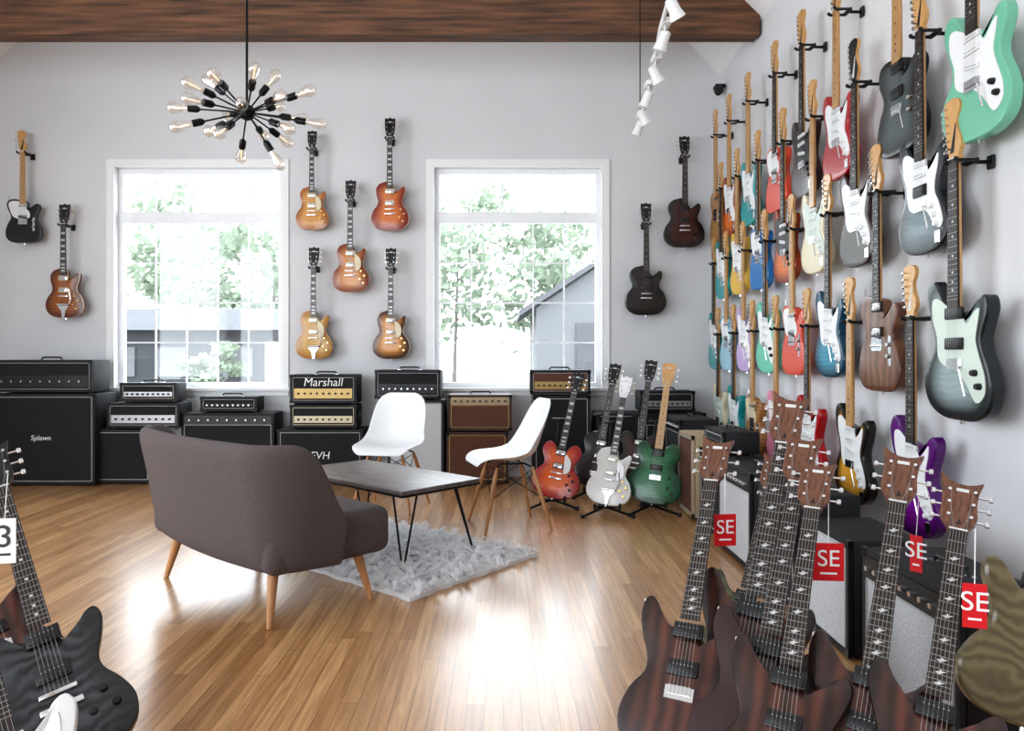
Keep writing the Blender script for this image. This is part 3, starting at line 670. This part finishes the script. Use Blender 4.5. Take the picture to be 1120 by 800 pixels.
# ------------------------------------------------------------------ loveseat
m_fab = M('brown_grey_fabric', (.090, .070, .068), .95, noise=.25, ns=180, bump=.25)
sofa = bpy.data.objects.new('loveseat', None); scene.collection.objects.link(sofa)
sofa.location = (-1.125, 3.445, 0); sofa.rotation_euler = (0, 0, math.radians(-43))
def sofa_build():
    b = MB(); hw = .61; rad = .17; yb = -.31; ya = .03
    path = []
    for i in range(8): path.append(V((hw, ya+(yb+rad-ya)*i/8)))
    for i in range(9): a = math.radians(-90*i/8); path.append(V((hw-rad+rad*math.cos(a), yb+rad+rad*math.sin(a))))
    for i in range(1, 16): x = (hw-rad)*(1-2*i/16); path.append(V((x, yb-.03*(1-(x/(hw-rad))**2))))
    for i in range(9): a = math.radians(-90-90*i/8); path.append(V((-hw+rad+rad*math.cos(a), yb+rad+rad*math.sin(a))))
    for i in range(1, 9): path.append(V((-hw, yb+rad+(ya-yb-rad)*i/8)))
    n = len(path); rows = []
    for i, p in enumerate(path):
        q0 = path[max(i-1, 0)]; q1 = path[min(i+1, n-1)]; t = (q1-q0).normalized(); nrm = V((-t.y, t.x))
        if nrm.dot(p-V((0, .1))) < 0: nrm = -nrm
        e = min(1, max(0, (ya-p.y)/(ya-yb-.10))); e = e**.8; e = e*e*(3-2*e)
        H = .42+.33*e
        prof = []
        for u, o in ((0, -.02), (.2, .006), (.5, .03), (.75, .055), (.93, .078), (1.0, .06), (1.0, .03), (.94, -.0), (.75, -.025), (.5, -.045), (.25, -.06), (0, -.07)):
            z = .22+(H-.22)*u; pp = p+nrm*(o*(.45+.55*e)); prof.append((pp.x, pp.y, z))
        rows.append(prof)
    b.loft(rows, m_fab)
    return b.obj('backrest_shell', 60, sofa)
o = sofa_build(); md = o.modifiers.new('s', 'SUBSURF'); md.levels = 1; md.render_levels = 2
b = MB(); b.rbox((0, .01, .322), (1.15, .60, .205), .05, m_fab, 4); b.obj('seat_cushion', 50, sofa)
b = MB(); b.rbox((0, .06, .235), (1.02, .40, .05), .02, m_fab, 2); b.obj('base', 50, sofa)
i = 0
for sx in (-1, 1):
    for sy in (-1, 1):
        i += 1; b = MB(); b.lathe((sx*.44, sy*.20, .24), (sx*.495, sy*.25, .0), [(.024, 0), (.024, .1), (.012, 1)], m_leg, 14); b.obj('leg_%d' % i, parent=sofa)

# ------------------------------------------------------------------ coffee table
m_conc = M('grey_brown_tabletop', (.15, .125, .118), .38, noise=.4, ns=5, stretch=(1, 5, 1), bump=.05)
tb = bpy.data.objects.new('coffee_table', None); scene.collection.objects.link(tb); tb.location = (-.70, 4.22, 0.014); tb.rotation_euler = (0, 0, math.radians(-43))
b = MB(); b.rbox((0, 0, .388), (1.06, .56, .024), .004, m_conc, 2); b.obj('top', parent=tb)
b = MB(); b.rbox((0, 0, .371), (1.055, .555, .012), .002, m_blackm, 1); b.obj('edge_frame', parent=tb)
i = 0
for sx in (-1, 1):
    for sy in (-1, 1):
        i += 1; b = MB(); x, y = sx*.47, sy*.22; ft = (sx*.50, sy*.25, .006)
        b.tube([(x, y-sy*.09, .37), (ft[0], ft[1]-sy*.008, .012), ft], .0055, m_blackm); b.tube([(x-sx*.09, y, .37), (ft[0]-sx*.008, ft[1], .012), ft], .0055, m_blackm)
        b.box((x-sx*.04, y-sy*.04, .366), (.11, .11, .004), m_blackm); b.obj('hairpin_leg_%d' % i, parent=tb)

# ------------------------------------------------------------------ rug
m_fur = thin_mat('white_fur', (.99, .98, .995), .5, 8)
a = math.radians(50); u = V((math.cos(a), math.sin(a), 0)); w_ = V((-math.sin(a), math.cos(a), 0)); o0 = V((-.42, 3.25, 0))
b = MB(); LU, LW_ = .94, 1.50
vs = []; fs = []; edge = []
for i in range(60):
    t = i/60*4; k = int(t); q = t-k
    p = [(q, 0), (1, q), (1-q, 1), (0, 1-q)][k]
    edge.append(o0+u*(p[0]*LU+random.uniform(-.012, .012))+w_*(p[1]*LW_+random.uniform(-.012, .012)))
b.loft([[e+V((0, 0, .001)) for e in edge], [e+V((0, 0, .022)) for e in edge]], m_fur)
# tufts: locks of long strands that rise and curl over, converging at the tip
for c in range(1500):
    c0 = o0+u*(random.uniform(0, 1)*LU)+w_*(random.uniform(0, 1)*LW_)
    ca = random.uniform(0, 6.283); cd = V((math.cos(ca), math.sin(ca), 0)); hh = random.uniform(.034, .062)
    tip = c0+cd*random.uniform(.035, .075)+V((0, 0, hh))
    for j in range(10):
        an = random.uniform(0, 6.283); rr = random.uniform(.004, .024)
        p = c0+V((math.cos(an)*rr, math.sin(an)*rr, .018)); q = tip+V((random.gauss(0, .010), random.gauss(0, .010), random.gauss(0, .003)))
        m1 = p.lerp(q, .45)+V((0, 0, .010)); s_ = V((-cd.y, cd.x, 0))*random.uniform(.0022, .0045)
        o = len(vs); vs += [p-s_, p+s_, m1+s_*.8, m1-s_*.8, q]; fs += [(o, o+1, o+2, o+3), (o+3, o+2, o+4)]
b.add(vs, fs, m_fur); b.obj('shag_rug', recalc=False)

# ------------------------------------------------------------------ shell chairs
m_shell = M('white_shell', (.82, .82, .83), .35)
def chair(x, y, face):
    e = bpy.data.objects.new('dining_chair', None); scene.collection.objects.link(e); e.location = (x, y, 0); e.rotation_euler = (0, 0, math.radians(face-90))
    prof = [(.235, .405, .155, .0), (.225, .432, .195, .004), (.18, .445, .22, .015), (.10, .437, .235, .028), (0, .425, .238, .045), (-.09, .427, .235, .07), (-.155, .455, .225, .095), (-.19, .52, .215, .085), (-.212, .60, .212, .062), (-.232, .68, .205, .042), (-.25, .755, .185, .025), (-.258, .795, .15, .014), (-.262, .815, .10, .006)]
    nu = 13; vs = []; fs = []
    for i, (py, pz, hw, c) in enumerate(prof):
        q0 = prof[max(i-1, 0)]; q1 = prof[min(i+1, len(prof)-1)]; t = V((q1[0]-q0[0], q1[1]-q0[1])).normalized(); n = V((t.y, -t.x))
        if n.y < 0 and i < 5: n = -n
        if i >= 5 and n.x < 0: n = -n
        for j in range(nu):
            q = -1+2*j/(nu-1); k = abs(q)**2.4*c
            vs.append((q*hw, py+n.x*k, pz+n.y*k))
    for i in range(len(prof)-1):
        for j in range(nu-1): fs.append((i*nu+j, i*nu+j+1, (i+1)*nu+j+1, (i+1)*nu+j))
    b = MB(); b.add(vs, fs, m_shell); o = b.obj('shell_seat', 80, e)
    s = o.modifiers.new('t', 'SOLIDIFY'); s.thickness = .009; s = o.modifiers.new('s', 'SUBSURF'); s.levels = 2; s.render_levels = 2
    k = 0; tops = {}
    for sx in (-1, 1):
        for sy in (-1, 1):
            k += 1; b = MB(); tp = V((sx*.125, sy*.115-.01, .395)); bt = V((sx*.215, sy*.215-.01, 0)); tops[(sx, sy)] = (tp, bt)
            b.lathe(tp, bt, [(.009, 0), (.014, .15), (.014, .5), (.009, 1)], m_leg, 12); b.obj('leg_%d' % k, parent=e)
    b = MB()
    for s1, s2 in (((-1, -1), (1, -1)), ((-1, 1), (1, 1)), ((-1, -1), (-1, 1)), ((1, -1), (1, 1))):
        for a1, a2 in ((.04, .48), (.48, .04)):
            p = tops[s1][0].lerp(tops[s1][1], a1); q = tops[s2][0].lerp(tops[s2][1], a2); b.cyl(p, q, .003, m_blackm, n=6)
    for sx in (-1, 1): b.tube([(sx*.125, -.125, .39), (sx*.10, -.08, .412), (sx*.10, .08, .412), (sx*.125, .105, .39)], .006, m_blackm)
    b.obj('wire_brace', parent=e)
chair(-.80, 5.22, 258)
chair(.03, 4.70, 196)

# ------------------------------------------------------------------ chandelier
m_fil = M('filament', (1, .75, .5), .5, emis=1.2)
hub = W(270, 123, 3.5)
ch = bpy.data.objects.new('sputnik_chandelier', None); scene.collection.objects.link(ch); ch.location = hub
b = MB(); b.lathe((0, 0, -.04), (0, 0, .04), [(.005, 0), (.03, .15), (.042, .5), (.03, .85), (.005, 1)], m_blackm, 16)
zc = RZ - abs(hub.x-XM) - hub.z
b.cyl((0, 0, .03), (0, 0, zc), .006, m_blackm); b.lathe((0, 0, zc-.03), (0, 0, zc+.05), [(.06, 0), (.06, 1)], m_blackm, 20)
bg = MB(); bf = MB()
n = 22
for i in range(n):
    zz = 1-2*(i+.5)/n; r = math.sqrt(1-zz*zz); ph = i*2.39996+.4
    d = V((r*math.cos(ph), r*math.sin(ph), zz*.46)).normalized(); ln = (.285 if i % 2 else .23)*(1-.35*abs(d.z))
    b.cyl(d*.03, d*(ln-.05), .004, m_blackm, n=6); b.lathe(d*(ln-.055), d*ln, [(.008, 0), (.017, .25), (.017, 1)], m_blackm, 10)
    bg.lathe(d*(ln-.002), d*(ln+.105), [(.012, 0), (.013, .12), (.020, .35), (.029, .62), (.029, .78), (.019, .93), (.004, 1)], m_bulb, 14)
    bf.lathe(d*(ln+.015), d*(ln+.075), [(.002, 0), (.0035, .5), (.002, 1)], m_fil, 6)
b.obj('frame', parent=ch); bg.obj('bulbs', parent=ch); bf.obj('filaments', parent=ch)

# ------------------------------------------------------------------ track light
tr = bpy.data.objects.new('track_light', None); scene.collection.objects.link(tr)
b = MB(); tz = 2.80
rx = lambda y: .80+(y-3.4)*.1
pts = [(rx(5.3-i*.3)+.02*math.sin(i*.9), 5.3-i*.3, tz) for i in range(9)]
b.tube(pts, .012, m_white, 8)
for yy in (5.25, 3.3):
    b.cyl((rx(yy), yy, tz), (rx(yy), yy, EV+XR-rx(yy)), .004, m_blackm)
for i, yy in enumerate((5.2, 4.95, 4.6, 4.2, 3.75, 3.4)):
    c = V((rx(yy), yy, tz)); b.rbox(c, (.05, .09, .03), .006, m_white, 2); b.cyl(c, c+V((-.01, 0, -.06)), .006, m_white)
    d = V((.45 if i % 2 else -.25, .25, -.75)).normalized(); c2 = c+V((-.01, 0, -.08))
    b.lathe(c2-d*.04, c2+d*.06, [(.012, 0), (.026, .08), (.028, .6), (.038, 1)], m_white, 16); b.lathe(c2+d*.061, c2+d*.063, [(.030, 0), (.030, 1)], m_pearl, 14)
b.obj('rail_and_spots', parent=tr)
b = MB(); p = V((1.90, 6.42, 3.42)); b.rbox(p+V((0, 0, .03)), (.09, .09, .03), .008, m_black, 2); b.lathe(p+V((0, 0, .02)), p+V((-.03, -.06, -.05)), [(.04, 0), (.042, .5), (.025, .9), (.005, 1)], m_black, 16)
b.cyl(p+V((0, 0, .03)), (XR+.0, 6.42, p.z+.04), .01, m_black); b.obj('security_camera')

# ------------------------------------------------------------------ lights
w = bpy.data.worlds.new('sky'); scene.world = w; w.use_nodes = True
bg_ = w.node_tree.nodes['Background']; bg_.inputs[0].default_value = (.86, .935, 1.0, 1); bg_.inputs[1].default_value = 7.6
def portal(c, sx, sy, rot):
    l = bpy.data.lights.new('portal', 'AREA'); l.shape = 'RECTANGLE'; l.size = sx; l.size_y = sy; l.cycles.is_portal = True
    o = bpy.data.objects.new('daylight_portal', l); scene.collection.objects.link(o); o.location = c; o.rotation_euler = rot
for x0, x1, z0, z1 in (W1, W2): portal(((x0+x1)/2, YB+.2, (z0+z1)/2), x1-x0, z1-z0, (math.radians(-90), 0, 0))
for y0, y1, z0, z1 in LW: portal((XL-.2, (y0+y1)/2, (z0+z1)/2), z1-z0, y1-y0, (0, math.radians(-90), 0))
portal((-2.6, YF-.2, 1.65), 2.4, 2.7, (math.radians(90), 0, 0))

cam = bpy.data.cameras.new('camera'); co = bpy.data.objects.new('camera', cam); scene.collection.objects.link(co)
co.location = (0, 0, CH); co.rotation_euler = (math.radians(90), 0, 0)
cam.sensor_width = 36; cam.lens = F/1120*36; cam.shift_x = 10/1120; cam.shift_y = -12/1120; cam.clip_start = .05
scene.camera = co
scene.view_settings.view_transform = 'Standard'
for lk in ('Medium High Contrast', 'None'):
    try: scene.view_settings.look = lk; break
    except Exception as ex: print('look', lk, ex)
